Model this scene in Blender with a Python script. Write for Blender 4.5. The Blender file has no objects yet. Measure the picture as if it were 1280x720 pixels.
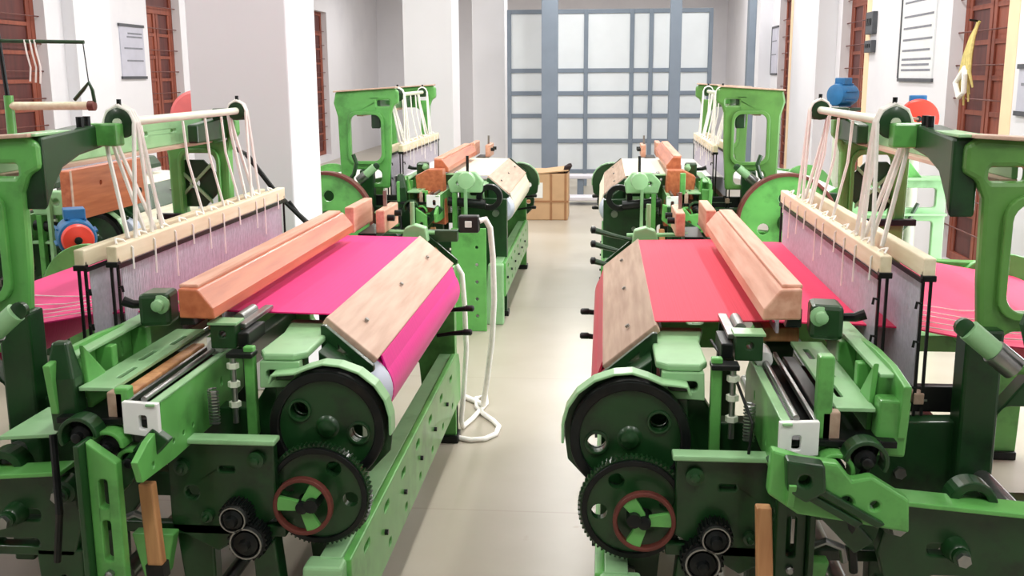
import bpy, bmesh, math, random
from mathutils import Vector, Matrix
random.seed(7)
SC = bpy.context.scene
COL = SC.collection
pi = math.pi

# ------------------------------------------------------------------ materials
def lin(c):
    return tuple((x/255/12.92 if x/255 <= .04045 else ((x/255+.055)/1.055)**2.4) for x in c)

def mat(name, rgb, rough=.5, metal=0., vary=.12, scale=12., dirt=None, dirt_amt=.0, coat=0., bump=0., spec=.5):
    m = bpy.data.materials.new(name); m.use_nodes = True
    nt = m.node_tree; N = nt.nodes; L = nt.links
    b = N['Principled BSDF']
    c = lin(rgb)
    tc = N.new('ShaderNodeTexCoord')
    nz = N.new('ShaderNodeTexNoise'); nz.inputs['Scale'].default_value = scale; nz.inputs['Detail'].default_value = 4
    L.new(tc.outputs['Object'], nz.inputs['Vector'])
    rp = N.new('ShaderNodeValToRGB')
    rp.color_ramp.elements[0].position = .3; rp.color_ramp.elements[1].position = .7
    rp.color_ramp.elements[0].color = (*[x*(1-vary) for x in c], 1)
    rp.color_ramp.elements[1].color = (*[min(1, x*(1+vary)) for x in c], 1)
    L.new(nz.outputs['Fac'], rp.inputs['Fac'])
    out = rp.outputs['Color']
    if dirt:
        n2 = N.new('ShaderNodeTexNoise'); n2.inputs['Scale'].default_value = scale*.55; n2.inputs['Detail'].default_value = 6
        n2.inputs['Roughness'].default_value = .65
        L.new(tc.outputs['Object'], n2.inputs['Vector'])
        r2 = N.new('ShaderNodeValToRGB'); r2.color_ramp.elements[0].position = .52; r2.color_ramp.elements[1].position = .68
        L.new(n2.outputs['Fac'], r2.inputs['Fac'])
        mu = N.new('ShaderNodeMath'); mu.operation = 'MULTIPLY'; mu.inputs[1].default_value = dirt_amt
        L.new(r2.outputs['Color'], mu.inputs[0])
        mx = N.new('ShaderNodeMix'); mx.data_type = 'RGBA'
        L.new(mu.outputs[0], mx.inputs['Factor']); L.new(out, mx.inputs['A']); mx.inputs['B'].default_value = (*lin(dirt), 1)
        out = mx.outputs['Result']
    L.new(out, b.inputs['Base Color'])
    b.inputs['Roughness'].default_value = rough; b.inputs['Metallic'].default_value = metal
    b.inputs['Specular IOR Level'].default_value = spec
    if coat: b.inputs['Coat Weight'].default_value = coat; b.inputs['Coat Roughness'].default_value = .12
    if bump:
        bp = N.new('ShaderNodeBump'); bp.inputs['Strength'].default_value = bump; bp.inputs['Distance'].default_value = .004
        L.new(nz.outputs['Fac'], bp.inputs['Height']); L.new(bp.outputs['Normal'], b.inputs['Normal'])
    return m

def wood(name, a, b_, rough=.5, scale=(40, 3, 40), coat=0.):
    m = bpy.data.materials.new(name); m.use_nodes = True
    nt = m.node_tree; N = nt.nodes; L = nt.links; b = N['Principled BSDF']
    tc = N.new('ShaderNodeTexCoord'); mp = N.new('ShaderNodeMapping'); mp.inputs['Scale'].default_value = scale
    nz = N.new('ShaderNodeTexNoise'); nz.inputs['Scale'].default_value = 1.; nz.inputs['Detail'].default_value = 5
    L.new(tc.outputs['Object'], mp.inputs['Vector']); L.new(mp.outputs['Vector'], nz.inputs['Vector'])
    rp = N.new('ShaderNodeValToRGB'); rp.color_ramp.elements[0].position = .32; rp.color_ramp.elements[1].position = .68
    rp.color_ramp.elements[0].color = (*lin(a), 1); rp.color_ramp.elements[1].color = (*lin(b_), 1)
    L.new(nz.outputs['Fac'], rp.inputs['Fac']); L.new(rp.outputs['Color'], b.inputs['Base Color'])
    b.inputs['Roughness'].default_value = rough
    if coat: b.inputs['Coat Weight'].default_value = coat; b.inputs['Coat Roughness'].default_value = .2
    return m

def stripes(name, a, b_, axis, freq, rough=.7, wob=0.):
    """fine woven or warped stripes running across the given object axis"""
    m = bpy.data.materials.new(name); m.use_nodes = True
    nt = m.node_tree; N = nt.nodes; L = nt.links; b = N['Principled BSDF']
    tc = N.new('ShaderNodeTexCoord'); sp = N.new('ShaderNodeSeparateXYZ'); L.new(tc.outputs['Object'], sp.inputs[0])
    cb = N.new('ShaderNodeCombineXYZ'); L.new(sp.outputs[axis], cb.inputs[0])
    nz = N.new('ShaderNodeTexNoise'); nz.inputs['Scale'].default_value = freq; nz.inputs['Detail'].default_value = 2
    L.new(cb.outputs[0], nz.inputs['Vector'])
    rp = N.new('ShaderNodeValToRGB'); rp.color_ramp.elements[0].position = .35; rp.color_ramp.elements[1].position = .65
    rp.color_ramp.elements[0].color = (*lin(a), 1); rp.color_ramp.elements[1].color = (*lin(b_), 1)
    L.new(nz.outputs['Fac'], rp.inputs['Fac']); L.new(rp.outputs['Color'], b.inputs['Base Color'])
    b.inputs['Roughness'].default_value = rough; b.inputs['Sheen Weight'].default_value = .15
    b.inputs['Specular IOR Level'].default_value = .25
    return m

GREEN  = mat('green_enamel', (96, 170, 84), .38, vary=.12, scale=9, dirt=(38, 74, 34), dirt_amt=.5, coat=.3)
OLIVE  = mat('arch_green_enamel', (94, 148, 70), .4, vary=.10, scale=7, dirt=(52, 88, 40), dirt_amt=.35, coat=.25)
MINT   = mat('lit_pale_green_enamel', (146, 194, 142), .42, vary=.08, scale=9, dirt=(90, 140, 86), dirt_amt=.4, coat=.2)  # paler green; puts the lit look of tops and edges into the colour
DGREEN = mat('greasy_shaded_green_enamel', (22, 62, 27), .36, vary=.2, scale=11, dirt=(14, 26, 16), dirt_amt=.85, coat=.2)  # green darkened to hold the shade on near castings and wheels, plus grease
IRON   = mat('oily_black_iron', (26, 30, 30), .38, metal=.5, vary=.3, scale=20, dirt=(50, 44, 38), dirt_amt=.4)
ROLLM  = mat('roller_cream_paint', (216, 224, 204), .4, vary=.05)
STEEL  = mat('worn_steel', (150, 152, 150), .3, metal=.9, vary=.15, scale=25)
RUST   = mat('red_brown_iron', (104, 52, 44), .5, metal=.2, vary=.2, scale=15)
SLEYO  = wood('varnished_orange_wood', (176, 92, 58), (204, 120, 80), .42, coat=.25)
SLEYP  = wood('worn_pale_red_wood', (196, 138, 112), (222, 172, 148), .5)
PALEW  = wood('bare_beige_wood', (190, 158, 138), (212, 184, 164), .6)
TANW   = wood('bare_tan_wood', (158, 132, 112), (182, 158, 138), .6)
CREAMW = wood('cream_wood', (220, 206, 172), (238, 228, 200), .55)
STICKW = wood('picking_stick_wood', (170, 118, 76), (206, 156, 106), .5, scale=(40, 40, 4))
MAGENTA = stripes('magenta_cloth', (232, 26, 118), (242, 36, 132), 0, 260)
MAGROLL = stripes('magenta_cloth_roll', (226, 12, 138), (240, 24, 152), 1, 120, .5)
CRIMSON = stripes('crimson_cloth', (226, 48, 76), (236, 60, 90), 0, 260)
CRIMROLL = stripes('crimson_cloth_roll', (186, 30, 58), (204, 40, 70), 1, 120, .5)
CREAMC = stripes('cream_cloth', (232, 226, 200), (240, 236, 216), 0, 260)
WARPM  = stripes('magenta_warp_threads', (206, 10, 104), (226, 28, 124), 1, 150)
WARPR  = stripes('rose_warp_threads', (232, 34, 92), (244, 58, 112), 1, 150)
WARPW  = stripes('white_warp_threads', (222, 224, 220), (240, 240, 236), 1, 150)
CORD   = mat('white_cotton_cord', (246, 244, 238), .8, vary=.06, scale=40)
HEALD  = mat('grey_heald_wire', (206, 202, 214), .45, metal=.0, vary=.1, scale=60)
WHITEP = mat('white_plastic', (232, 234, 232), .4, vary=.04)
CAPW   = mat('bluish_white_roll_end', (206, 216, 232), .5, vary=.05)
BLACK  = mat('black_plastic', (22, 22, 24), .4, vary=.1)
BLUE   = mat('blue_motor_enamel', (38, 106, 158), .4, vary=.12, dirt=(24, 60, 90), dirt_amt=.4)
RED    = mat('red_guard_enamel', (222, 62, 46), .4, vary=.1)
PINKR  = mat('faded_pink_red_guard', (226, 112, 112), .5, vary=.08)

# ------------------------------------------------------------------ mesh builder
class MB:
    def __init__(s, f=None):
        s.bm = bmesh.new(); s.f = f or (lambda a, b, c: (a, b, c)); s.smooth = False
    def v(s, p): return s.bm.verts.new(s.f(*p))
    def face(s, vs):
        try: return s.bm.faces.new(vs)
        except ValueError: return None
    def loft(s, rings, cap=True, closed=True):
        R = [[s.v(p) for p in r] for r in rings]
        n = len(R[0])
        for a, b in zip(R, R[1:]):
            for i in range(n if closed else n-1):
                s.face([a[i], a[(i+1) % n], b[(i+1) % n], b[i]])
        if cap and closed:
            s.face(R[0][::-1]); s.face(R[-1])
        return s
    def box(s, v0, v1, u0, u1, z0, z1):
        return s.loft([[(v0, u0, z), (v1, u0, z), (v1, u1, z), (v0, u1, z)] for z in (z0, z1)])
    def slab(s, pts, d):
        """polygon of 3-D points given a thickness vector"""
        return s.loft([pts, [tuple(p[i]+d[i] for i in range(3)) for p in pts]])
    def prism(s, loops, a, b, axis):
        """loops: outer loop then holes, 2-D; axis 'u' -> (v,z), 'v' -> (u,z), 'z' -> (v,u)"""
        def P(q, t):
            return {'u': (q[0], t, q[1]), 'v': (t, q[0], q[1]), 'z': (q[0], q[1], t)}[axis]
        if len(loops) == 1:
            return s.loft([[P(q, a) for q in loops[0]], [P(q, b) for q in loops[0]]])
        tmp = bmesh.new(); E = []
        for lp in loops:
            vs = [tmp.verts.new((q[0], q[1], 0)) for q in lp]
            E += [tmp.edges.new((vs[i], vs[(i+1) % len(vs)])) for i in range(len(vs))]
        bmesh.ops.triangle_fill(tmp, use_beauty=True, edges=E, normal=(0, 0, 1))
        tmp.verts.index_update()
        co = [(q.co.x, q.co.y) for q in tmp.verts]; tr = [[q.index for q in f.verts] for f in tmp.faces]
        tmp.free()
        A = [s.v(P(q, a)) for q in co]; B = [s.v(P(q, b)) for q in co]
        for t in tr:
            s.face([A[i] for i in t][::-1]); s.face([B[i] for i in t])
        k = 0
        for lp in loops:
            n = len(lp)
            for i in range(n):
                s.face([A[k+i], A[k+(i+1) % n], B[k+(i+1) % n], B[k+i]])
            k += n
        return s
    def cyl(s, p0, p1, r, n=16, r2=None):
        p0, p1 = Vector(p0), Vector(p1); d = (p1-p0).normalized()
        a = d.orthogonal().normalized(); b = d.cross(a); r2 = r if r2 is None else r2
        ring = lambda c, q: [tuple(c+q*(math.cos(2*pi*i/n)*a+math.sin(2*pi*i/n)*b)) for i in range(n)]
        return s.loft([ring(p0, r), ring(p1, r2)])
    def tube(s, pts, r, n=6, flat=None):
        pts = [Vector(p) for p in pts]; rings = []; a = None
        for i, p in enumerate(pts):
            d = (pts[min(i+1, len(pts)-1)]-pts[max(i-1, 0)]).normalized()
            if a is None: a = d.orthogonal().normalized()
            a = (a-d*a.dot(d)); a = a.normalized() if a.length > 1e-6 else d.orthogonal().normalized()
            b = d.cross(a); rr = r[i] if isinstance(r, (list, tuple)) else r
            rings.append([tuple(p+rr*(math.cos(2*pi*k/n)*a+math.sin(2*pi*k/n)*b)) for k in range(n)])
        return s.loft(rings)
    def lathe(s, c, prof, n=32, axis='u'):
        """prof: (r, t) pairs along the axis around centre c"""
        rings = []
        for r, t in prof:
            if axis == 'u': rings.append([(c[0]+r*math.cos(2*pi*i/n), c[1]+t, c[2]+r*math.sin(2*pi*i/n)) for i in range(n)])
            elif axis == 'v': rings.append([(c[0]+t, c[1]+r*math.cos(2*pi*i/n), c[2]+r*math.sin(2*pi*i/n)) for i in range(n)])
            else: rings.append([(c[0]+r*math.cos(2*pi*i/n), c[1]+r*math.sin(2*pi*i/n), c[2]+t) for i in range(n)])
        return s.loft(rings)
    def ring(s, c, ro, ri, u0, u1, n=40):
        return s.prism([circ(c[0], c[1], ro, n), circ(c[0], c[1], ri, n)], u0, u1, 'u')
    def build(s, name, material, parent=None, bevel=0., smooth=False, kind=None, label=None):
        bmesh.ops.recalc_face_normals(s.bm, faces=s.bm.faces[:])
        me = bpy.data.meshes.new(name)
        if smooth:
            for f in s.bm.faces: f.smooth = True
            for e in s.bm.edges:
                if len(e.link_faces) == 2 and e.calc_face_angle(0) > .7: e.smooth = False
        s.bm.to_mesh(me); s.bm.free()
        o = bpy.data.objects.new(name, me); COL.objects.link(o)
        me.materials.append(material)
        if parent: o.parent = parent
        if bevel:
            b = o.modifiers.new('bevel', 'BEVEL'); b.width = bevel; b.segments = 2; b.limit_method = 'ANGLE'; b.angle_limit = .6
        if kind: o['kind'] = kind
        if label: o['label'] = label
        return o

def circ(x, y, r, n=20, a0=0., a1=2*pi):
    return [(x+r*math.cos(a0+(a1-a0)*i/n), y+r*math.sin(a0+(a1-a0)*i/n)) for i in range(n)]
def rrect(x0, x1, y0, y1, r=.02, n=4):
    out = []
    for cx, cy, a in ((x1-r, y1-r, 0), (x0+r, y1-r, pi/2), (x0+r, y0+r, pi), (x1-r, y0+r, 1.5*pi)):
        out += [(cx+r*math.cos(a+pi/2*i/n), cy+r*math.sin(a+pi/2*i/n)) for i in range(n+1)]
    return out
def gearloop(x, y, r, t, d):
    out = []
    for i in range(t):
        for q, rr in ((0, r-d), (.22, r-d), (.36, r), (.64, r), (.78, r-d)):
            a = 2*pi*(i+q)/t; out.append((x+rr*math.cos(a), y+rr*math.sin(a)))
    return out
def thing(name, label, cat, loc=(0, 0, 0), group=None):
    o = bpy.data.objects.new(name, None); COL.objects.link(o); o.location = loc; o.empty_display_size = .1
    return tag(o, label, cat, group)
def tag(o, label, cat, group=None):
    o['label'] = label; o['category'] = cat
    if group: o['group'] = group
    return o
def struct(name, mb, m, parent=None, **k):
    o = mb.build(name, m, parent, **k)
    if not parent: o['kind'] = 'structure'
    return o

# ------------------------------------------------------------------ camera
CAMZ = 1.6
F, PITCH, YAW, ROLL = 1294.12, .203447, .0884405, -.0049226
def cam_axes():
    cy, sy, cp, sp = math.cos(YAW), math.sin(YAW), math.cos(PITCH), math.sin(PITCH)
    fw = Vector((-sy*cp, cy*cp, -sp)); ri = Vector((cy, sy, 0)); up = ri.cross(fw)
    cr, sr = math.cos(ROLL), math.sin(ROLL)
    return ri*cr+up*sr, up*cr-ri*sr, fw
ri, up, fw = cam_axes()
cd = bpy.data.cameras.new('camera'); cam = bpy.data.objects.new('camera', cd); COL.objects.link(cam)
cd.sensor_width = 36; cd.lens = F/1280*36; cd.clip_start = .05
cam.matrix_world = Matrix(((ri.x, up.x, -fw.x, 0), (ri.y, up.y, -fw.y, 0), (ri.z, up.z, -fw.z, CAMZ), (0, 0, 0, 1)))
SC.camera = cam

# ------------------------------------------------------------------ the room
XW, XE, YS, YN, ZC = -5.2, 2.7, -9., 24., 3.7
def floor_mat():
    m = bpy.data.materials.new('beige_floor_slabs'); m.use_nodes = True
    nt = m.node_tree; N = nt.nodes; L = nt.links; b = N['Principled BSDF']
    tc = N.new('ShaderNodeTexCoord'); mp = N.new('ShaderNodeMapping')
    mp.inputs['Location'].default_value = (-1.3, -3.61, 0)
    L.new(tc.outputs['Object'], mp.inputs['Vector'])
    br = N.new('ShaderNodeTexBrick'); br.offset = .0; br.inputs['Scale'].default_value = 1.
    br.inputs['Brick Width'].default_value = 2.6; br.inputs['Row Height'].default_value = 1.73
    br.inputs['Mortar Size'].default_value = .006; br.inputs['Mortar Smooth'].default_value = .3
    L.new(mp.outputs['Vector'], br.inputs['Vector'])
    br.inputs['Color1'].default_value = (*lin((186, 179, 165)), 1); br.inputs['Color2'].default_value = (*lin((182, 175, 162)), 1)
    br.inputs['Mortar'].default_value = (*lin((176, 166, 152)), 1)
    nz = N.new('ShaderNodeTexNoise'); nz.inputs['Scale'].default_value = 1.8; nz.inputs['Detail'].default_value = 6
    L.new(tc.outputs['Object'], nz.inputs['Vector'])
    rp = N.new('ShaderNodeValToRGB'); rp.color_ramp.elements[0].position = .3; rp.color_ramp.elements[1].position = .75
    rp.color_ramp.elements[0].color = (.84, .83, .78, 1); rp.color_ramp.elements[1].color = (1, 1, 1, 1)
    L.new(nz.outputs['Fac'], rp.inputs['Fac'])
    mx = N.new('ShaderNodeMix'); mx.data_type = 'RGBA'; mx.blend_type = 'MULTIPLY'; mx.inputs['Factor'].default_value = 1
    L.new(br.outputs['Color'], mx.inputs['A']); L.new(rp.outputs['Color'], mx.inputs['B'])
    # small dark specks
    vo = N.new('ShaderNodeTexNoise'); vo.inputs['Scale'].default_value = 9; vo.inputs['Detail'].default_value = 2
    L.new(tc.outputs['Object'], vo.inputs['Vector'])
    r3 = N.new('ShaderNodeValToRGB'); r3.color_ramp.elements[0].position = .74; r3.color_ramp.elements[1].position = .80
    L.new(vo.outputs['Fac'], r3.inputs['Fac'])
    m2 = N.new('ShaderNodeMix'); m2.data_type = 'RGBA'; L.new(r3.outputs['Color'], m2.inputs['Factor'])
    L.new(mx.outputs['Result'], m2.inputs['A']); m2.inputs['B'].default_value = (*lin((168, 156, 138)), 1)
    L.new(m2.outputs['Result'], b.inputs['Base Color'])
    b.inputs['Roughness'].default_value = .3; b.inputs['Specular IOR Level'].default_value = .4
    return m
WALLM = mat('white_limewash', (226, 225, 230), .85, vary=.02, scale=1.2, dirt=(206, 205, 214), dirt_amt=.35)
PILM  = mat('pillar_white_paint', (228, 228, 233), .8, vary=.02, scale=1.5)
REVEAL = mat('cream_window_reveal', (244, 214, 176), .7, vary=.05, scale=5)
SHUT  = wood('red_brown_shutter_wood', (122, 58, 42), (150, 78, 56), .55, scale=(14, 14, 2))
SHUTD = wood('dark_maroon_shutter_wood', (74, 30, 28), (98, 44, 38), .55, scale=(14, 14, 2))
CEILM = mat('ceiling_paint', (232, 232, 232), .9, vary=.02, scale=1)

struct('floor', MB().box(XW-.3, XE+.3, YS-.3, YN+.3, -.1, 0), floor_mat())
struct('ceiling', MB().box(XW-.3, XE+.3, YS-.3, YN+.3, ZC, ZC+.15), CEILM)
struct('wall_back', MB().box(XW-.3, XE+.3, YN, YN+.25, 0, ZC), WALLM)
struct('wall_front', MB().box(XW-.3, XE+.3, YS-.25, YS, 0, ZC), WALLM)

def wall_side(name, x0, x1, openings):
    lo = [[(YS, 0), (YN, 0), (YN, ZC), (YS, ZC)]]
    for a, b in openings: lo.append([(a, .12), (b, .12), (b, 2.75), (a, 2.75)])
    struct(name, MB().prism(lo, x0, x1, 'v'), WALLM)
openE = [(4.6, 6.1), (7.45, 8.62), (11.36, 12.5), (15.9, 16.9), (19.5, 20.5)]
openW = [(7.9, 9.53), (11.75, 12.7), (15.4, 16.4), (18.6, 19.6)]
wall_side('wall_right', XE, XE+.28, openE)
wall_side('wall_left', XW-.28, XW, openW)

def opening(n, xin, s, a, b, light_jamb):
    """shuttered wooden window in the wall: s = +1 outward on the right wall, -1 on the left"""
    f = MB()
    f.box(xin+s*.10, xin+s*.17, a, a+.07, .12, 2.75); f.box(xin+s*.10, xin+s*.17, b-.07, b, .12, 2.75)
    f.box(xin+s*.10, xin+s*.17, a+.07, b-.07, 2.32, 2.40); f.box(xin+s*.10, xin+s*.17, a+.07, b-.07, 2.68, 2.75)
    f.box(xin+s*.10, xin+s*.17, a+.07, b-.07, .12, .19)
    w = f.build('window_%d' % n, SHUT, bevel=.004); w['kind'] = 'structure'
    m = (a+b)/2
    for y0, y1, mm in ((a+.07, m-.01, SHUT), (m+.01, b-.07, SHUTD)):
        l = MB().box(xin+s*.12, xin+s*.15, y0, y1, .19, 2.32).build('shutter_leaf', mm, w)
        k = MB()
        k.box(xin+s*.105, xin+s*.12, y0, y0+.06, .19, 2.32); k.box(xin+s*.105, xin+s*.12, y1-.06, y1, .19, 2.32)
        k.build('stile', SHUT, l, bevel=.003)
        for z in [.5+.26*i for i in range(7)]:
            MB().box(xin+s*.108, xin+s*.12, y0+.06, y1-.06, z, z+.035).build('rail', SHUT, l)
    MB().box(xin+s*.12, xin+s*.14, a+.07, b-.07, 2.40, 2.68).build('transom_panel', SHUTD, w)
    g = MB()
    for i in range(9): g.cyl((xin+s*.06, a, .4+.25*i), (xin+s*.06, b, .4+.25*i), .006, 6)
    g.build('grille', RUST, w)
    if light_jamb:
        j = MB(); j.box(xin-s*.004, xin+s*.28, a-.2, a-.005, .12, 2.75); j.build('jamb', REVEAL, w, bevel=.005)
for i, (a, b) in enumerate(openE[1:]): opening(i+1, XE, 1, a, b, True)
for i, (a, b) in enumerate(openW): opening(i+5, XW, -1, a, b, False)
# pilasters and pillars
struct('trim_1', MB().box(XE-.22, XE, 12.75, 14.3, 0, ZC), PILM)
struct('trim_2', MB().box(XW, XW+.12, 9.85, 10.6, 0, ZC), PILM)
struct('trim_3', MB().box(-2.03, -1.53, 5.02, 5.53, 0, ZC), PILM, bevel=.008)
struct('trim_4', MB().box(XE-.2, XE, 17.6, 18.4, 0, ZC), PILM)
struct('trim_5', MB().box(-2.03, -1.53, 10.6, 11.1, 0, ZC), PILM, bevel=.008)
struct('trim_6', MB().box(-2.03, -1.53, 16.2, 16.7, 0, ZC), PILM, bevel=.008)

# ------------------------------------------------------------------ the power loom
# measured frame: v = depth behind the front edge, u = along the cloth width (near end about 2.5), z = height
XL, XR = -.635, .003
def loom(side, dy, label, cloth, roll, warp, sley_m, board_m, row=1, dv=0., group=None):
    sx = -1 if side == 'L' else 1
    root = thing('power_loom', label, 'loom', ((XL if side == 'L' else XR)+sx*dv, 2.82+dy, 0), group)
    mp = lambda v, u, z: (sx*v, u-2.82, z)
    M = lambda: MB(mp)
    def P(name, mb, m, parent=root, **k): return mb.build(name, m, parent, **k)
    # ---- side frames
    prof = [(0, 0), (.13, 0), (.16, .36), (.24, .46), (.62, .46), (.70, .36), (.71, 0), (.84, 0), (.85, .36), (.93, .46),
            (1.50, .46), (1.58, .36), (1.60, 0), (1.74, 0), (1.76, .82), (1.62, .84), (1.48, .84), (1.06, .86), (.97, .74),
            (.30, .72), (.25, .80), (0, .79)]
    def holes(): return [rrect(.35, .43, .56, .63, .02), rrect(.50, .64, .53, .66, .03), rrect(.99, .1+1.1, .53, .78, .03), rrect(1.27, 1.46, .53, .78, .03)]
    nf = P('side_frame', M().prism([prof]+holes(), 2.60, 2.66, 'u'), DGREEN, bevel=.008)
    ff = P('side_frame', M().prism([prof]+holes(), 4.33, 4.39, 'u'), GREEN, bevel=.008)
    for fr, u in ((nf, 2.59), (ff, 4.32)):
        for v in (-.01, .70, 1.59):
            P('foot', M().box(v, v+.15, u-.01, u+.09, 0, .035), IRON, fr, bevel=.004)
    for v, z in ((.2, .6), (.46, .68), (.76, .6), (.76, .3), (.92, .65), (.08, .3), (.3, .5)):
        P('bolt', M().cyl((v, 2.585, z), (v, 2.60, z), .016, 6), STEEL, nf)
    # cross rails tying the frames together
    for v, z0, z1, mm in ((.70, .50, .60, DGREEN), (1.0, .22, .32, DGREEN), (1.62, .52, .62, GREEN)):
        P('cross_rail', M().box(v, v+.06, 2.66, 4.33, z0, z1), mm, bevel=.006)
    # ---- light green slotted rail along the front, close to the floor
    h = [[(2.38, .18), (4.40, .18), (4.40, .34), (4.36, .40), (4.28, .42), (2.38, .40)]]
    for i in range(7):
        u = 2.52+.26*i
        h.append(rrect(u, u+.07, .345, .368, .011, 3)); h.append(rrect(u+.05, u+.09, .215, .238, .011, 3))
    rl = P('front_rail', M().prism(h, -.012, .012, 'v'), GREEN, bevel=.004)
    P('flange', M().box(.012, .07, 2.38, 4.36, .392, .405), MINT, rl, bevel=.003)
    P('flange', M().box(.012, .07, 2.38, 4.36, .18, .195), GREEN, rl, bevel=.003)
    for i in range(6):
        P('bolt', M().cyl((-.012, 2.48+.3*i, .29), (-.022, 2.48+.3*i, .29), .009, 6), IRON, rl)
    P('front_leg', M().prism([[(0, 0), (.13, 0), (.10, .40), (.0, .40)]], 2.33, 2.40, 'u'), MINT, bevel=.008)
    P('front_leg', M().box(0, .07, 4.34, 4.40, 0, .2), DGREEN, bevel=.006)
    # ---- breast beam : inner girder, end castings, sloping wooden cover
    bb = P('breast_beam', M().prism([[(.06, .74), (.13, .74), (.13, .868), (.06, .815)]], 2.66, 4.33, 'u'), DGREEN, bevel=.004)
    P('interior_shade_sheet', M().box(.20, .215, 2.66, 4.33, .42, .70), DGREEN)  # dark sheet added to stand for the shade inside the loom
    cov = M().loft([[(.0, u, .805), (.012, u, .79), (.160, u, .905), (.146, u, .926)] for u in (2.815, 4.345)])
    cb = P('beam_cover', cov, board_m, bevel=.004)
    for u in (3.0, 3.55, 4.1):
        P('screw', M().cyl((.075, u, .872), (.070, u, .878), .007, 8), STEEL, cb)
    for u0, u1, mm in ((2.55, 2.94, MINT), (4.35, 4.50, GREEN)):
        top = [(.135, u0+.03), (.165, u0), (.245, u0), (.265, u0+.04), (.262, u0+.6*(u1-u0)), (.285, u1), (.135, u1)]
        br = P('end_bracket', M().prism([top], .868, .888, 'z'), mm, bevel=.006)
        P('web', M().prism([[(.15, .868), (.25, .868), (.25, .80), (.15, .72)]], u0+.04, u0+.09, 'u'), DGREEN, br, bevel=.004)
        P('lip', M().prism([[(.145, .80), (.258, .795), (.255, .868), (.15, .868)], rrect(.165, .24, .818, .845, .012, 4)], u0-.004, u0+.03, 'u'), MINT, br, bevel=.003)
        gus = [[(.0, .785), (.0, .80), (.135, .915), (.148, .915), (.148, .76), (.05, .76)],
               [(.075, .835), (.10, .86), (.10, .835)], [(.085, .79), (.11, .80), (.105, .825), (.08, .82)]]
        P('gusset', M().prism(gus, *((2.755, 2.775) if u0 < 3 else (4.45, 4.47)), 'u'), DGREEN, br, bevel=.003)
    # ---- cloth, cloth roll, take-up wheels
    P('cloth', M().loft([[(v, 2.86, z), (v, 4.30, z), (v, 4.30, z-.004), (v, 2.86, z-.004)] for v, z in ((.145, .925), (.30, .928), (.44, .930), (.46, .931))]), cloth)
    cr = P('cloth_roll', M().cyl((.072, 2.87, .700), (.072, 4.29, .700), .104, 44), roll, smooth=True)
    P('fabric_wrap', M().slab([(.0, 2.87, .80), (.0, 4.29, .80), (-.031, 4.29, .71), (-.031, 2.87, .71)], (.006, 0, 0)), roll, cr)
    P('roll_end', M().lathe((.072, 2.87, .700), [(.03, -.07), (.08, -.06), (.098, -.03), (.102, 0)], 36), CAPW, cr, smooth=True, label='bluish white end of the roll')
    P('roller_shaft', M().cyl((.072, 2.56, .700), (.072, 4.36, .700), .022, 14), STEEL, cr, smooth=True)
    # the second row is built the other hand: its take-up train sits at the far end
    MT = M if row != 2 else (lambda: MB(lambda v, u, z: mp(v, 7.02-u, z)))
    W = (.072, .703)
    lw = [circ(*W, .136, 48)]+[circ(W[0]+.084*math.cos(a), W[1]+.084*math.sin(a), .0235, 20) for a in (.55, 3.3, 4.75)]
    tw = P('take_up_wheel', MT().prism(lw, 2.515, 2.54, 'u'), DGREEN, bevel=.003)
    P('rim', MT().ring(W, .152, .126, 2.503, 2.545, 56), IRON, tw, bevel=.004)
    P('hub', MT().lathe((W[0], 2.485, W[1]), [(.008, .012), (.012, .015), (.022, .018), (.028, .028), (.036, .032)], 24), DGREEN, tw, smooth=True)
    for a in (.55, 3.3, 4.75):
        c = (W[0]+.084*math.cos(a), W[1]+.084*math.sin(a)); P('hole_collar', MT().ring(c, .031, .0235, 2.508, 2.516, 24), DGREEN, tw, bevel=.002)
    gp = [(-.10, .69), (-.10, .74), (-.088, .785), (-.062, .825), (-.02, .858), (.03, .876), (.075, .880), (.115, .868), (.15, .853), (.185, .850), (.212, .846), (.222, .822)]
    gd = MT(); n = len(gp)
    inn = []
    for i, (x, z) in enumerate(gp):
        x0, z0 = gp[max(i-1, 0)]; x1, z1 = gp[min(i+1, n-1)]; l = math.hypot(x1-x0, z1-z0)
        inn.append((x+(z1-z0)/l*.007, z-(x1-x0)/l*.007))
    gd.prism([gp+inn[::-1]], 2.496, 2.55, 'u')
    ga = P('wheel_guard', gd, MINT, bevel=.003)
    P('back_plate', MT().prism([inn+[(.225, .60), (.16, .55), (-.03, .57), (-.085, .63)], circ(-.012, .690, .026, 18), circ(.145, .747, .022, 18)], 2.550, 2.560, 'u'), DGREEN, ga, bevel=.002)
    G = (.081, .548)
    gl = [gearloop(*G, .137, 68, .006)]+[circ(G[0]+.084*math.cos(a), G[1]+.084*math.sin(a), .020, 18) for a in (2.1, 3.25, .2)]
    tg = P('toothed_gear', MT().prism(gl, 2.435, 2.46, 'u'), DGREEN)
    P('gear_rim', MT().ring(G, .128, .114, 2.425, 2.437, 56), IRON, tg, bevel=.002)
    P('gear_shaft', MT().cyl((*[G[0], 2.36, G[1]],), (G[0], 2.6, G[1]), .018, 14), IRON, tg, smooth=True)
    Hc = (.106, .540)
    hw = P('hand_wheel', MT().ring(Hc, .076, .065, 2.372, 2.395, 44), RUST, bevel=.003)
    for i in range(3):
        a = 2.2+i*2*pi/3; ca, sa = math.cos(a), math.sin(a); w = .013
        q = [(Hc[0]+r*ca-s*w*sa*(1 if r < .03 else 1.5), Hc[1]+r*sa+s*w*ca*(1 if r < .03 else 1.5)) for r, s in ((.012, -1), (.068, -1), (.068, 1), (.012, 1))]
        P('spoke', MT().prism([q], 2.376, 2.39, 'u'), GREEN, hw, bevel=.002)
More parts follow.
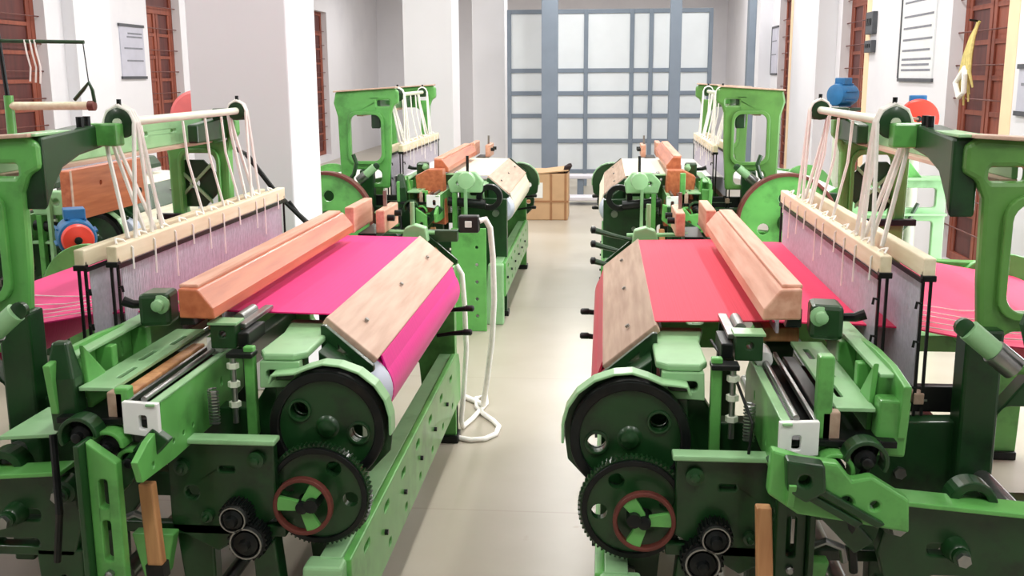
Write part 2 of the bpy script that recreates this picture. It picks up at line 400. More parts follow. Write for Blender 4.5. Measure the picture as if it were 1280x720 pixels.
    P('hub', MT().lathe((Hc[0], 2.362, Hc[1]), [(.008, 0), (.016, .004), (.018, .03), (.022, .05)], 18), IRON, hw, smooth=True)
    # feeler post and its adjusting screws beside the shuttle box
    fpst = P('feeler_post', M().box(.272, .30, 2.55, 2.575, .66, .905), GREEN, bevel=.004)
    P('adjusting_screw', M().cyl((.325, 2.54, .70), (.325, 2.54, .885), .008, 10), STEEL, fpst, smooth=True)
    for z in (.745, .80, .85):
        P('nut', M().cyl((.325, 2.54, z), (.325, 2.54, z+.014), .016, 6), ROLLM, fpst)
    P('feeler_arm', M().box(.27, .34, 2.53, 2.58, .878, .892), IRON, fpst, bevel=.003)
    co = [(.36+.013*math.cos(k*.9), 2.48+.013*math.sin(k*.9), .715+.0012*k) for k in range(80)]
    P('coil_spring', M().tube(co, .003, 5), STEEL, smooth=True)
    # pinions beside the gear
    for v, z, r in ((.275, .515, .042), (.245, .452, .052)):
        pg = P('pinion', MT().prism([gearloop(v, z, r, 22, .005)], 2.352, 2.395, 'u'), IRON)
        P('hub', MT().lathe((v, 2.315, z), [(.008, 0), (.013, .003), (.016, .02), (r*.6, .025), (r*.68, .042)], 18), IRON, pg, smooth=True)
        P('collar_ring', MT().ring((v, z), r*.80, r*.72, 2.338, 2.354, 24), STEEL, pg)
    # gear bracket casting with ledge
    gbk = P('gear_bracket', MT().prism([[(.18, .50), (.34, .40), (.46, .46), (.46, .70), (.18, .70)], rrect(.285, .325, .618, .632, .006, 3), circ(.40, .56, .018, 14)], 2.40, 2.43, 'u'), DGREEN, bevel=.005)
    P('ledge', MT().box(.17, .47, 2.375, 2.425, .698, .712), MINT, gbk, bevel=.004)
    for v, z, r in ((.225, .655, .022), (.42, .63, .020), (.36, .50, .016)):
        P('boss', MT().lathe((v, 2.37, z), [(.006, 0), (r*.5, .003), (r*.55, .012), (r, .015), (r, .03)], 16), DGREEN, gbk, smooth=True)
    P('bracket_leg', MT().prism([[(.15, 0), (.235, 0), (.25, .40), (.19, .44)]], 2.40, 2.46, 'u'), DGREEN, gbk, bevel=.006)
    P('bracket_leg', MT().prism([[(.36, .05), (.42, .05), (.46, .46), (.36, .42)]], 2.42, 2.47, 'u'), DGREEN, gbk, bevel=.006)
    # starting handles and stop rods at the far end of the front
    for z, u in ((.61, 4.30), (.525, 4.22)):
        hd = P('starting_handle', M().tube([(.06, u, z-.01), (0, u, z), (-.055, u-.01, z+.008)], [.008, .009, .012], 8), IRON)
        P('grip', M().lathe((-.092, u-.01, z+.01), [(.008, 0), (.014, .006), (.014, .034), (.009, .04)], 12, 'v'), BLACK, hd, smooth=True)
    if row == 1:
        ls = P('lever_stand', M().prism([[(.12, .888), (.24, .888), (.22, .95), (.18, .965), (.13, .95)]], 4.39, 4.45, 'u'), MINT, bevel=.006)
        P('stand_pin', M().cyl((.19, 4.42, .95), (.19, 4.42, 1.06), .010, 8), MINT, ls)
        for z, du in ((.93, 0), (.86, .06), (.80, -.02)) if side == 'R' else ():
            lv = P('stop_lever', M().tube([(.15, 4.42+du, z-.03), (.06, 4.42+du, z-.01), (-.035, 4.42+du, z+.015)], [.008, .009, .013], 8), DGREEN)
            P('lever_knob', M().lathe((-.055, 4.42+du, z+.018), [(.006, 0), (.016, .005), (.016, .02), (.008, .026)], 12, 'v'), IRON, lv, smooth=True)
        P('connecting_rod', M().cyl((.10, 4.46, .92), (.36, 4.46, .925), .009, 8), MINT)
    else:
        hs = P('gear_housing', M().prism([[(.14, .86), (.34, .86), (.36, .93), (.30, .99), (.18, .99), (.13, .93)], circ(.21, .93, .02, 12), circ(.29, .92, .014, 12)], 2.36, 2.44, 'u'), MINT, bevel=.008)
        P('housing_rib', M().box(.23, .25, 2.33, 2.36, .60, .96), MINT, hs, bevel=.003)
        P('side_strut', M().box(.30, .33, 2.36, 2.40, .30, .86), GREEN, hs, bevel=.003)
        P('gear_shaft', M().cyl((.12, 2.40, .78), (.36, 2.40, .80), .03, 14), IRON, hs, smooth=True)
    # ---- sley : race board, cap, reed, swords, shuttle boxes
    so = .02 if side == 'R' else 0.
    sz = .018 if side == 'R' else 0.
    sl = P('sley', M().loft([[(.382+so, u, .970+sz), (.385+so, u, 1.0+sz), (.425+so, u, 1.050+sz), (.478+so, u, 1.052+sz), (.478+so, u, .972+sz)] for u in (2.58+2*sz, 4.14)]), sley_m, bevel=.005)
    if row != 3: P('cap_strip', M().box(.43+so, .482+so, 2.60+2*sz, 4.12, 1.048+sz, 1.060+sz), SLEYP, sl, bevel=.004)
    P('end_iron', M().prism([[(.44+so, .95+sz), (.482+so, .95+sz), (.482+so, 1.0+sz), (.455+so, 1.0+sz)]], 2.59+2*sz, 2.62+2*sz, 'u'), IRON, sl, bevel=.004)
    P('reed', M().box(.455+so, .462+so, 2.84, 4.30, .90, .962), HEALD, sl)
    P('race_board', M().box(.43+so, .53+so, 2.90, 4.30, .86, .90), STICKW, sl, bevel=.004)
    for u in (2.95, 4.05):
        P('sley_sword', M().loft([[(.44, u, .10), (.50, u, .10), (.50, u+.035, .10), (.44, u+.035, .10)], [(.45+so, u, .87), (.53+so, u, .87), (.53+so, u+.035, .87), (.45+so, u+.035, .87)]]), DGREEN, sl, bevel=.004)
    rk = P('rocking_shaft', M().cyl((.47, 2.55, .12), (.47, 4.40, .12), .022, 14), IRON, smooth=True)
    # bracket blocks beside the near end of the sley
    pb = P('picker_bracket', M().loft([[(.52, 2.62, z), (.60, 2.60, z), (.605, 2.70, z), (.53, 2.71, z)] for z in (.94, 1.03)]), DGREEN, bevel=.012)
    P('bolt', M().lathe((.545, 2.59, 1.0), [(.010, 0), (.016, .004), (.016, .02), (.026, .024), (.026, .032)], 14), MINT, pb, smooth=True)
    P('pin', M().tube([(.60, 2.68, .985), (.64, 2.66, .99), (.665, 2.655, 1.0)], [.010, .012, .014], 10), IRON, pb)
    tb = P('temple_block', M().prism([[(.335, .885), (.405, .885), (.405, .95), (.335, .95)], circ(.372, .925, .009, 12)], 2.60, 2.65, 'u'), DGREEN, bevel=.004)
    P('cap_plate', M().box(.33, .41, 2.595, 2.66, .95, .958), MINT, tb, bevel=.002)
    tp = P('temple', M().box(.32, .345, 2.64, 2.88, .932, .945), STEEL, bevel=.003)
    P('temple_ring', M().lathe((.36, 2.70, .945), [(.009, 0), (.015, .002), (.015, .12), (.009, .125)], 14), STEEL, tp, smooth=True)
    P('temple_arm', M().box(.30, .33, 2.60, 2.74, .89, .93), IRON, tp, bevel=.004)
    # near shuttle box
    fp = [[(2.10, .755), (2.16, .782), (2.222, .795), (2.245, .852), (2.74, .852), (2.80, .80), (2.80, .72), (2.56, .69), (2.30, .69), (2.12, .70)],
          rrect(2.62, 2.634, .775, .80, .006, 3), circ(2.30, .735, .007, 10), circ(2.36, .735, .007, 10), circ(2.42, .735, .007, 10), circ(2.18, .72, .009, 10)]
    sb = P('shuttle_box', M().prism(fp, .392, .408, 'v'), GREEN, bevel=.003)
    P('top_edge', M().box(.390, .412, 2.20, 2.74, .852, .858), MINT, sb, bevel=.002)
    P('box_floor', M().box(.408, .64, 2.22, 2.82, .80, .815), IRON, sb, bevel=.002)
    P('spindle', M().cyl((.422, 2.22, .864), (.422, 2.70, .866), .0075, 10), STEEL, sb, smooth=True)
    P('spindle_cap', M().lathe((.418, 2.655, .872), [(.012, 0), (.022, .004), (.026, .04), (.027, .085), (.018, .095)], 20), WHITEP, sb, smooth=True)
    P('end_plate', M().prism([[(.385, .775), (.47, .785), (.47, .862), (.385, .858)], rrect(.412, .432, .795, .83, .006, 3)], 2.205, 2.222, 'u'), WHITEP, sb, bevel=.002)
    P('guide_rod', M().box(.462, .472, 2.22, 2.80, .845, .858), STEEL, sb, bevel=.002)
    P('shuttle_strip', M().box(.478, .512, 2.28, 2.74, .835, .862), STICKW if side == 'L' else IRON, sb, bevel=.003)
    P('swell_block', M().box(.480, .520, 2.235, 2.265, .81, .875), TANW, sb, bevel=.004)
    swp = [[(.515, 2.26), (.60, 2.26), (.60, 2.84), (.515, 2.84)], rrect(.533, .548, 2.34, 2.44, .006, 3), rrect(.55, .565, 2.50, 2.60, .006, 3), rrect(.533, .548, 2.66, 2.76, .006, 3)]
    P('box_top_plate', M().prism(swp, .868, .878, 'z'), MINT, sb, bevel=.002)
    bp = [[(2.24, .815), (2.30, .815), (2.98, .80), (3.0, .91), (2.90, .925), (2.48, .955), (2.34, .955), (2.22, .94)],
          rrect(2.58, 2.592, .865, .905, .005, 3), rrect(2.70, 2.712, .87, .91, .005, 3)]
    bk = P('back_plate', M().prism(bp, .645, .662, 'v'), GREEN, sb, bevel=.003)
    P('flange', M().box(.615, .662, 2.30, 2.92, .935, .945), MINT, sb, bevel=.003)
    P('end_post', M().loft([[(.60, 2.255, .77), (.665, 2.245, .77), (.665, 2.30, .77), (.60, 2.30, .77)],
                            [(.605, 2.25, .90), (.67, 2.24, .90), (.67, 2.30, .90), (.605, 2.30, .90)],
                            [(.625, 2.27, .985), (.66, 2.262, .985), (.66, 2.295, .985), (.625, 2.295, .985)]][:3 if side == 'L' else 2]), DGREEN if side == 'L' else GREEN, sb, bevel=.006)
    P('post_web', M().slab([(.59, 2.30, .80), (.60, 2.30, .97), (.60, 2.42, .86), (.59, 2.46, .80)], (.012, 0, 0)), GREEN, sb, bevel=.003)
    P('end_upright', M().box(.468, .502, 2.235, 2.27, .78, 1.0 if side == 'R' else .885), GREEN, sb, bevel=.005)
    P('rib', M().box(.60, .645, 2.44, 2.47, .82, .93), GREEN, sb, bevel=.003)
    P('rib', M().box(.60, .645, 2.64, 2.67, .82, .93), GREEN, sb, bevel=.003)
    # curved check castings under the near end of the box
    for i, (v, z, r) in enumerate(((.565, .785, .048), (.505, .755, .042), (.46, .715, .034))):
        ar = [(v+r*math.cos(a), z+r*math.sin(a)) for a in [pi*k/12 for k in range(-2, 13)]]
        ai = [(v+(r-.010)*math.cos(a), z+(r-.010)*math.sin(a)) for a in [pi*k/12 for k in range(-2, 13)]]
        ck = P('check_casting', M().prism([ar+ai[::-1]], 2.17+.015*i, 2.22+.015*i, 'u'), GREEN if i else DGREEN, bevel=.003)
        P('pivot', M().lathe((v, 2.16+.015*i, z), [(.008, 0), (.012, .003), (.012, .02), (.024, .025), (.024, .06)], 14), IRON, ck, smooth=True)
    cs = [[(.36, .82), (.43, .80), (.50, .792), (.53, .755), (.57, .765), (.65, .715), (.655, .64), (.53, .66), (.42, .675), (.355, .72)],
          circ(.52, .705, .014, 12), circ(.45, .74, .011, 12), circ(.58, .70, .010, 12)]
    if side == 'R':
        P('picking_casting', M().prism(cs, 2.14, 2.175, 'u'), GREEN, bevel=.006)
        P('clamp_block', M().prism([[(.385, .81), (.465, .80), (.47, .74), (.43, .715), (.39, .74)], circ(.425, .765, .013, 12)], 2.105, 2.15, 'u'), DGREEN, bevel=.006)
        for d in (0, .045):
            P('casting_rib', M().slab([(.40+d, 2.125, .735), (.415+d, 2.125, .745), (.555+d, 2.125, .665), (.54+d, 2.125, .655)], (0, .02, 0)), DGREEN, bevel=.003)
    us = .052 if side == 'L' else 0.
    ch = P('slotted_upright', M().prism([[(.405+us, .42), (.475+us, .42), (.475+us, .79), (.405+us, .74)], rrect(.43+us, .452+us, .50, .60, .008, 3), rrect(.43+us, .452+us, .63, .70, .008, 3)], *((2.13, 2.16) if side == 'L' else (2.30, 2.33)), 'u'), GREEN if side == 'L' else DGREEN, bevel=.004)
    P('flange', M().box(.475+us, .488+us, *((2.10, 2.17) if side == 'L' else (2.27, 2.34)), .42, .79), DGREEN, ch, bevel=.003)
    P('bolt', M().lathe((.44+us, 2.115 if side == 'L' else 2.285, .47), [(.006, 0), (.010, .003), (.010, .016)], 8), STEEL, ch)
    t0, t1 = (.418, .388) if side == 'L' else (.345, .375)      # v of the stick at its head and at its foot
    q4 = lambda v, w, z, e=0.: [(v-e, 2.215-e, z), (v+w+e, 2.215-e, z), (v+w+e, 2.245+e, z), (v-e, 2.245+e, z)]
    ps = P('picking_stick', M().loft([q4(t1, .042, .05), q4(t0, .034, .655)]), STICKW, bevel=.004)
    m0, m1 = t1+(t0-t1)*.60, t1+(t0-t1)*.66
    P('stick_strap', M().loft([q4(m0, .037, .413, .003), q4(m1, .037, .45, .003)]), IRON, ps)
    P('stick_foot', M().box(t1-.02, t1+.06, 2.20, 2.26, 0, .05), IRON, ps, bevel=.004)
    # inclined picking arm with black slots
    P('picking_arm', M().slab([(.40, 2.2, .80), (.36, 2.2, .77), (.56, 2.2, .56), (.60, 2.2, .59)], (0, .03, 0)), DGREEN, bevel=.004)
    P('link_rod', M().tube([(.60, 2.22, .82), (.54, 2.19, .68), (.57, 2.24, .50)], .010, 8), IRON)
    if side == 'L': P('link_rod', M().tube([(.64, 2.2, .78), (.62, 2.16, .60), (.66, 2.2, .46)], .009, 8), IRON)
    if side == 'R': P('link_rod', M().tube([(.29, 2.75, .90), (.33, 2.55, .86), (.36, 2.42, .78), (.35, 2.40, .71)], .004, 8), IRON)
    # warp-side girder at the near end with bosses
    gr = P('near_girder', M().prism([[(.63, .53), (.66, .655), (1.40, .595), (1.40, .43), (.66, .43)], rrect(.74, .83, .525, .553, .01, 3), rrect(.75, .86, .455, .475, .008, 3), rrect(1.02, 1.13, .48, .52, .01, 3)], 2.28, 2.32, 'u'), DGREEN, bevel=.005)
    P('top_flange', M().slab([(.66, 2.25, .655), (1.40, 2.25, .595), (1.40, 2.33, .595), (.66, 2.33, .655)], (0, 0, .012)), GREEN, gr, bevel=.003)
    for v, z, r in ((.655, .615, .036), (.80, .545, .030), (1.06, .55, .032)):
        P('boss', M().lathe((v, 2.225, z), [(.012, 0), (.02, .004), (.02, .018), (r*.8, .022), (r, .06)], 18), DGREEN, gr, smooth=True)
        P('nut', M().cyl((v, 2.212, z), (v, 2.226, z), .016, 6), STEEL, gr)
    P('girder_leg', M().prism([[(.66, 0), (.74, 0), (.76, .45), (.64, .45)], rrect(.688, .70, .25, .38, .005, 3)], 2.28, 2.34, 'u'), DGREEN, gr, bevel=.005)
    P('girder_leg', M().prism([[(1.02, 0), (1.12, 0), (1.12, .45), (1.0, .45)]], 2.28, 2.34, 'u'), DGREEN, gr, bevel=.005)
    lg = P('lower_bar', M().box(.16, .68, 2.40, 2.43, .445, .475), DGREEN, bevel=.004)
    P('hook', M().tube([(.50, 2.36, .50), (.53, 2.35, .52), (.57, 2.36, .50), (.58, 2.37, .46)], .009, 8), STEEL, lg)
    P('pointed_leg', M().prism([[(.43, .47), (.54, .47), (.51, .33), (.455, .36)]], 2.34, 2.38, 'u'), GREEN, lg, bevel=.004)
    P('tappet_shaft', M().cyl((.62, 2.45, .30), (.62, 4.40, .30), .025, 16), STEEL, smooth=True)
    P('crank_shaft', M().cyl((.95, 2.30, .60), (.95, 4.5, .60), .026, 16), STEEL, smooth=True)
    bx = P('shedding_bar', M().box(.70, .965, 2.68, 2.71, .735, .805), BLACK, bevel=.004)
    P('bright_edge', M().box(.70, .84, 2.676, 2.682, .765, .77), STEEL, bx)
    P('inner_rail', M().prism([[(.69, .47), (.985, .47), (.985, .585), (.69, .585)], rrect(.90, .95, .52, .535, .006, 3)], 2.685, 2.715, 'u'), DGREEN, bevel=.004)
    P('rail_top', M().box(.69, .985, 2.68, 2.78, .585, .60), PALEW, bevel=.003)
    # dark post below the arch and let-off handle
    P('arch_post', M().box(.885, .975, 2.56, 2.64, .40, .985), DGREEN, bevel=.008)
    lo = P('let_off_handle', M().cyl((.845, 2.44, 1.015), (.905, 2.44, .965), .026, 18), MINT, smooth=True)
    P('knurled_grip', M().cyl((.905, 2.44, .965), (.955, 2.44, .925), .030, 18), STEEL, lo, smooth=True)
    P('handle_knob', M().lathe((.835, 2.43, 1.02), [(.012, 0), (.022, .004), (.022, .02), (.012, .024)], 14), DGREEN, lo, smooth=True)
    P('curved_lever', M().tube([(.975, 2.40, 1.10), (.955, 2.40, 1.04), (.975, 2.40, .97), (1.02, 2.40, .92), (1.08, 2.40, .78)], .014, 8), DGREEN)
    P('bearing_ring', M().ring((.84, .64), .055, .034, 2.30, 2.36, 28), DGREEN, bevel=.004)
    if side == 'L': P('tray_plate', M().prism([[(.69, 2.30), (.82, 2.27), (.82, 2.50), (.74, 2.50)]], .735, .745, 'z'), MINT, bevel=.002)
    # ---- healds
    def heald(v, du, dz, nm='heald_frame'):
        u0, u1 = 2.74+du, 4.30+du*.5
        hb = P(nm, M().box(v, v+.03, u0, u1, 1.085+dz, 1.135+dz), CREAMW, bevel=.004)
        P('end_fitting', M().box(v-.002, v+.032, u0-.006, u0+.018, 1.076+dz, 1.092+dz), IRON, hb, bevel=.002)
        P('heald_rod', M().box(v-.004, v+.002, u0, u1, 1.072+dz, 1.084+dz), IRON, hb)
        P('bottom_bar', M().box(v, v+.026, u0, u1, .755+dz, .785+dz), TANW, hb, bevel=.003)
        for uu in (u0+.005, u1-.02):
            for q in (.0, .019):
                P('side_stay', M().box(v+q, v+q+.007, uu, uu+.007, .70+dz, 1.10+dz), IRON, hb)
        k = M(); c = .0048; n = int((u1-u0-.08)/c)
        for i in range(n):
            u = u0+.04+c*i+random.uniform(-.0008, .0008); w = .0013
            k.loft([[(v+.006, u-w, z), (v+.006, u+w, z), (v+.009, u, z)] for z in (.78+dz, 1.08+dz)], cap=False)
        P('heald_wire', k, HEALD, hb, kind='stuff')
        for z in (.8, .92, 1.02):
            P('stay_hook', M().tube([(v, u0-.002, z+dz), (v-.012, u0-.006, z+.004+dz), (v-.014, u0-.006, z-.012+dz)], .004, 6), IRON, hb)
    heald(.715, 0, 0); heald(.795, -.10 if side == 'R' else -.03, .012 if side == 'R' else -.005)
    # ---- warp
    wp = [(.47, .928), (.70, .925), (.85, .915), (1.10, .870), (1.35, .845), (1.62, .80)]
    ws = P('warp_sheet', M().loft([[(v, 2.86, z), (v, 4.28, z), (v, 4.28, z-.004), (v, 2.86, z-.004)] for v, z in wp]), warp)
    if row == 1:
        for i in range(6):
            u = 2.9+.05*i*(1+.2*(i % 3)); k = M()
            pts = [(v, u+.02*math.sin(6*v+i)+(.10+.03*i)*(v-.85)**2*2, z+.006) for v, z in ((.86, .913), (.98, .892), (1.10, .870), (1.22, .858), (1.35, .845), (1.5, .82))]
            P('white_thread', M().tube(pts, .0022, 5), CORD, ws)
    wb = P('warp_beam', M().cyl((1.62, 2.80, .66), (1.62, 4.30, .66), .135, 36), warp, smooth=True)
    for u in (2.76, 4.30):
        P('beam_flange', M().prism([circ(1.62, .66, .22, 40), circ(1.62, .66, .03, 16), circ(1.74, .66, .03, 12), circ(1.5, .66, .03, 12)], u, u+.03, 'u'), GREEN, wb, bevel=.004)
    if row == 2 and side == 'R':
        rfr = [[(1.50, .0), (1.60, .0), (1.62, .30), (1.92, .30), (1.95, 0), (2.05, 0), (2.05, .97), (1.50, .97)],
               rrect(1.56, 1.99, .80, .92, .02, 3), rrect(1.58, 1.74, .40, .72, .02, 3), rrect(1.80, 1.98, .40, .72, .02, 3)]
        rf = P('rear_frame', M().prism(rfr, 2.20, 2.24, 'u'), MINT, bevel=.006)
        P('rear_flange', M().box(1.48, 2.07, 2.14, 2.30, .97, .985), MINT, rf, bevel=.003)
        P('rear_ledge', M().box(1.50, 2.05, 2.16, 2.22, .755, .77), MINT, rf, bevel=.003)
        P('rear_bracket', M().prism([[(1.66, .985), (1.90, .985), (1.82, 1.08), (1.72, 1.06)], circ(1.77, 1.03, .02, 12)], 2.20, 2.23, 'u'), GREEN, rf, bevel=.004)
        P('rear_lever', M().tube([(1.75, 2.18, .62), (1.82, 2.17, .70), (1.88, 2.18, .83)], .012, 8), DGREEN, rf)
        P('tie_bar', M().box(1.54, 1.58, 2.24, 2.60, .60, .66), GREEN, rf)
    if row == 3: return root
    # ---- overhead gantry
    av = (.02 if side == 'R' else 0.) if row == 1 else -.13
    az = 1. if row == 1 else 1.12
    ap = [(.915, .86), (.895, 1.10), (.89, 1.30), (.872, 1.345), (.84, 1.362), (.84, 1.43), (.87, 1.447), (1.26, 1.425), (1.275, 1.36), (1.25, 1.28), (1.24, .86)]
    def arch(u0, u1, m, ax=1.):
        lps = [ap, rrect(.955, 1.165, 1.02, 1.295, .045, 5), rrect(.90, .985, 1.342, 1.376, .008, 3), rrect(.965, 1.16, .89, .97, .03, 4)]
        lps = [[(.89+(x-.89)*ax+av, .86+(y-.86)*az) for x, y in l] for l in lps]
        a = P('arch', M().prism(lps, u0, u1, 'u'), m, bevel=.012)
        P('arch_rim', M().prism([[(.89+(x-.89)*ax+av, .86+(y-.86)*az) for x, y in l] for l in (rrect(.938, 1.182, 1.003, 1.312, .055, 5), rrect(.958, 1.162, 1.023, 1.292, .045, 5))], u0-.02, u0, 'u'), m, a, bevel=.004)
        P('top_strip', M().slab([(.85+av, u0-.02, .86+.586*az), (.89+.38*ax+av, u0-.02, .86+.562*az), (.89+.38*ax+av, u1+.02, .86+.562*az), (.85+av, u1+.02, .86+.586*az)], (0, 0, .010)), PALEW, a, bevel=.003)
        return a
    am = GREEN if side == 'L' else OLIVE
    arch(2.60, 2.64, am); fa = arch(4.13, 4.19, am, .72 if row == 1 else 1.)
    if row == 1:
        oc = [(1.05+.105*math.cos(pi/8+i*pi/4), 1.165+.105*math.sin(pi/8+i*pi/4)) for i in range(8)]
        rp_ = P('ratchet_plate', M().prism([oc, circ(1.05, 1.165, .022, 12)], 4.155, 4.17, 'u'), DGREEN, fa, bevel=.003)
        for sg in (-1, 1):
            P('cross_brace', M().slab([(1.05-.075, 4.14, 1.165-sg*.075-.008), (1.05+.075, 4.14, 1.165+sg*.075-.008), (1.05+.075, 4.14, 1.165+sg*.075+.008), (1.05-.075, 4.14, 1.165-sg*.075+.008)], (0, .012, 0)), MINT, fa)
        P('stop_bar', M().box(.96, 1.20, 4.10, 4.13, 1.02, 1.045), IRON, fa, bevel=.003)
    tr = P('top_rail', M().prism([[(2.62, 1.25), (2.66, 1.30), (2.72, 1.355), (2.82, 1.382), (2.96, 1.395), (2.96, 1.462), (2.90, 1.462), (2.62, 1.445)]], .835, .90, 'v'), DGREEN, bevel=.008)  # shade put into its dark green; the aisle end block stays lighter
    P('rail_end', M().box(.775, .88, 2.92, 2.975, 1.40, 1.466), GREEN, tr, bevel=.006)
    for u in (2.86, 2.90):
        P('bolt', M().cyl((.85, u, 1.455), (.85, u, 1.488), .011, 8), IRON, tr)
    P('rail_strip', M().box(.84, .90, 2.60, 2.90, 1.447, 1.455), MINT, tr, bevel=.002)
    P('hanger_plate', M().box(.90, .915, 2.70, 2.74, 1.30, 1.40), STEEL, tr)
    pl = [[(2.64, 1.345), (4.16, 1.345), (4.16, 1.45), (2.64, 1.435)]]
    for u in (2.95, 3.25, 3.55, 3.8): pl.append(rrect(u, u+.05, 1.392, 1.406, .006, 3))
    bp_ = P('back_rail', M().prism(pl, .985, 1.0, 'v'), MINT, bevel=.003)
    P('flange', M().box(.955, 1.0, 2.64, 4.16, 1.333, 1.345), PALEW, bp_, bevel=.002)
    P('roller_shaft', M().cyl((.79, 2.96, 1.466), (.79, 4.02, 1.466), .0135, 14), ROLLM, smooth=True)
    for u, r in ((2.985, .046), (3.985, .036)):
        pu = P('cord_pulley', M().lathe((.79, u, 1.466), [(.014, -.018), (r*.9, -.016), (r, -.012), (r-.008, -.006), (r-.008, .006), (r, .012), (r*.9, .016), (.014, .018)], 30), DGREEN, smooth=True)
        P('set_screw', M().cyl((.79, u, 1.466+r), (.79, u, 1.466+r+.022), .007, 8), IRON, pu)
    P('roller_bracket', M().box(.77, .90, 4.0, 4.05, 1.43, 1.475), DGREEN, bevel=.006)
    P('front_brace', M().prism([[(3.82, 1.35), (4.13, 1.35), (4.13, 1.44), (3.82, 1.42)]], .89, .93, 'v'), DGREEN, bevel=.006)
    # cords hanging from the rollers to the heald frames
    def cord(u, z1, v1, r=.006, sp=0., spread=0.):
        pr = .046 if u < 3.5 else .036
        for s in (-1, 1):
            v0 = .79+s*pr
            pts = [(.79, u, 1.466+pr+.004), (.79+s*pr*.7, u, 1.466+pr*.72), (v0, u, 1.466), (v0+.2*(v1+.015*s-v0), u+.3*spread, 1.38), (v1+.015*s, u+spread+sp*s, z1)]
            P('heald_cord', M().tube(pts, r, 6), CORD)
    for u, spd in ((2.975, -.06), (2.992, .04), (3.005, .10), (3.975, -.03), (3.99, .05)):
        cord(u, 1.13, .75, .0065, .008, spd)
    for u in (3.10, 3.42, 3.62, 3.78):
        P('heald_cord', M().tube([(.78, u, 1.452), (.775, u+.01, 1.32), (.74, u+.03, 1.13)], .0045, 6), CORD)
    for i in range(10):
        u = 2.78+.15*i+random.uniform(-.03, .03); z = 1.137
        P('cord_end', M().tube([(.73, u, z), (.742, u+.02, z+.012), (.735, u+.05, z+.004), (.712, u+.06, z-.02), (.708, u+.05, z-.08-.04*(i % 3))], .0032, 5), CORD)
    # ---- far shuttle box
    fb = P('far_shuttle_box', M().box(.30, .34, 4.36, 4.66, .93, 1.03), SLEYP, bevel=.006)
    P('box_back', M().box(.42, .46, 4.30, 4.66, .94, 1.05), SLEYP, fb, bevel=.005)
    P('box_floor', M().box(.34, .42, 4.36, 4.66, .90, .93), IRON, fb, bevel=.003)
    P('box_bracket', M().box(.32, .44, 4.40, 4.45, .78, .90), DGREEN, fb, bevel=.005)
    for u in (4.42, 4.58):
        P('screw_knob', M().cyl((.30, u, .99), (.27, u, .99), .014, 12), IRON, fb)
    P('spring_post', M().box(.32, .335, 4.50, 4.515, 1.03, 1.10), STEEL, fb)
    # drive pulley behind the near end
    if row == 2:
        fw_ = P('drive_pulley', M().prism([circ(1.12, .70, .29, 56), circ(1.12, .70, .03, 16), circ(1.26, .74, .035, 12), circ(.98, .66, .035, 12), circ(1.10, .85, .035, 12)], 2.22, 2.245, 'u'), GREEN, bevel=.004)
        P('belt_rim', M().ring((1.12, .70), .305, .285, 2.20, 2.275, 56), RUST, fw_, bevel=.003)
        P('hub', M().lathe((1.12, 2.17, .70), [(.02, 0), (.05, .01), (.06, .06)], 20), DGREEN, fw_, smooth=True)
        P('pulley_shaft', M().cyl((1.12, 2.2, .70), (1.12, 2.62, .70), .025, 12), STEEL, fw_)
        if side == 'L': P('front_plate', M().prism([[(.09, 0), (.31, 0), (.31, .66), (.09, .66)]]+[circ(.15, .1+.11*i, .011, 8) for i in range(5)], 2.15, 2.175, 'u'), GREEN, bevel=.004)
        sb2 = P('sley_end_block', M().prism([[(.385, .64), (.56, .66), (.58, .96), (.50, 1.0), (.40, 1.0)]], 2.44, 2.56, 'u'), SLEYO, bevel=.006)
        P('head_stock', M().lathe((.22, 2.2, .95), [(.02, 0), (.05, .006), (.055, .06), (.03, .07)], 20), MINT, smooth=True)
        P('indicator_pin', M().cyl((.22, 2.3, .95), (.22, 2.3, 1.10), .009, 8), IRON)
        P('black_collar', M().ring((.10, .82), .085, .05, 2.44, 2.50, 28), IRON, bevel=.004)
    return root

first = loom('L', 0, 'near left green power loom weaving magenta cloth', MAGENTA, MAGROLL, WARPM, SLEYO, PALEW)
loom('R', -.0257, 'near right green power loom weaving crimson cloth', CRIMSON, CRIMROLL, WARPR, SLEYP, TANW)
loom('L', 4.2, 'left green power loom with cream cloth behind the magenta one', CREAMC, CREAMC, WARPW, SLEYO, PALEW, 2)
loom('R', 4.2, 'right green power loom with cream cloth behind the crimson one', CREAMC, CREAMC, WARPW, SLEYO, TANW, 2)

# ------------------------------------------------------------------ a second machine row behind the left looms, seen through the gantry
rear = loom('L', 3.0, 'low green loom with an orange front board behind the left magenta loom', CREAMC, CREAMC, WARPW, DGREEN, DGREEN, 3, 2.115)
mr = lambda v, u, z: (-v, u-2.82, z)
fbd = MB(mr).prism([rrect(2.06, 2.95, .87, 1.13, .01, 3), circ(2.38, 1.04, .014, 14), circ(2.66, 1.02, .010, 14)], -.045, .01, 'v').build('front_board', SLEYO, rear, bevel=.004)
MB(mr).box(-.05, -.045, 2.055, 2.07, .87, 1.13).build('edge_strip', PALEW, fbd)
MB(mr).cyl((-.045, 2.8, .95), (-.07, 2.8, .95), .018, 12).build('peg', IRON, fbd)
for u in (2.20, 2.84):
    MB(mr).box(.0, .05, u, u+.05, .0, .90).build('board_bracket', DGREEN, rear, bevel=.004)

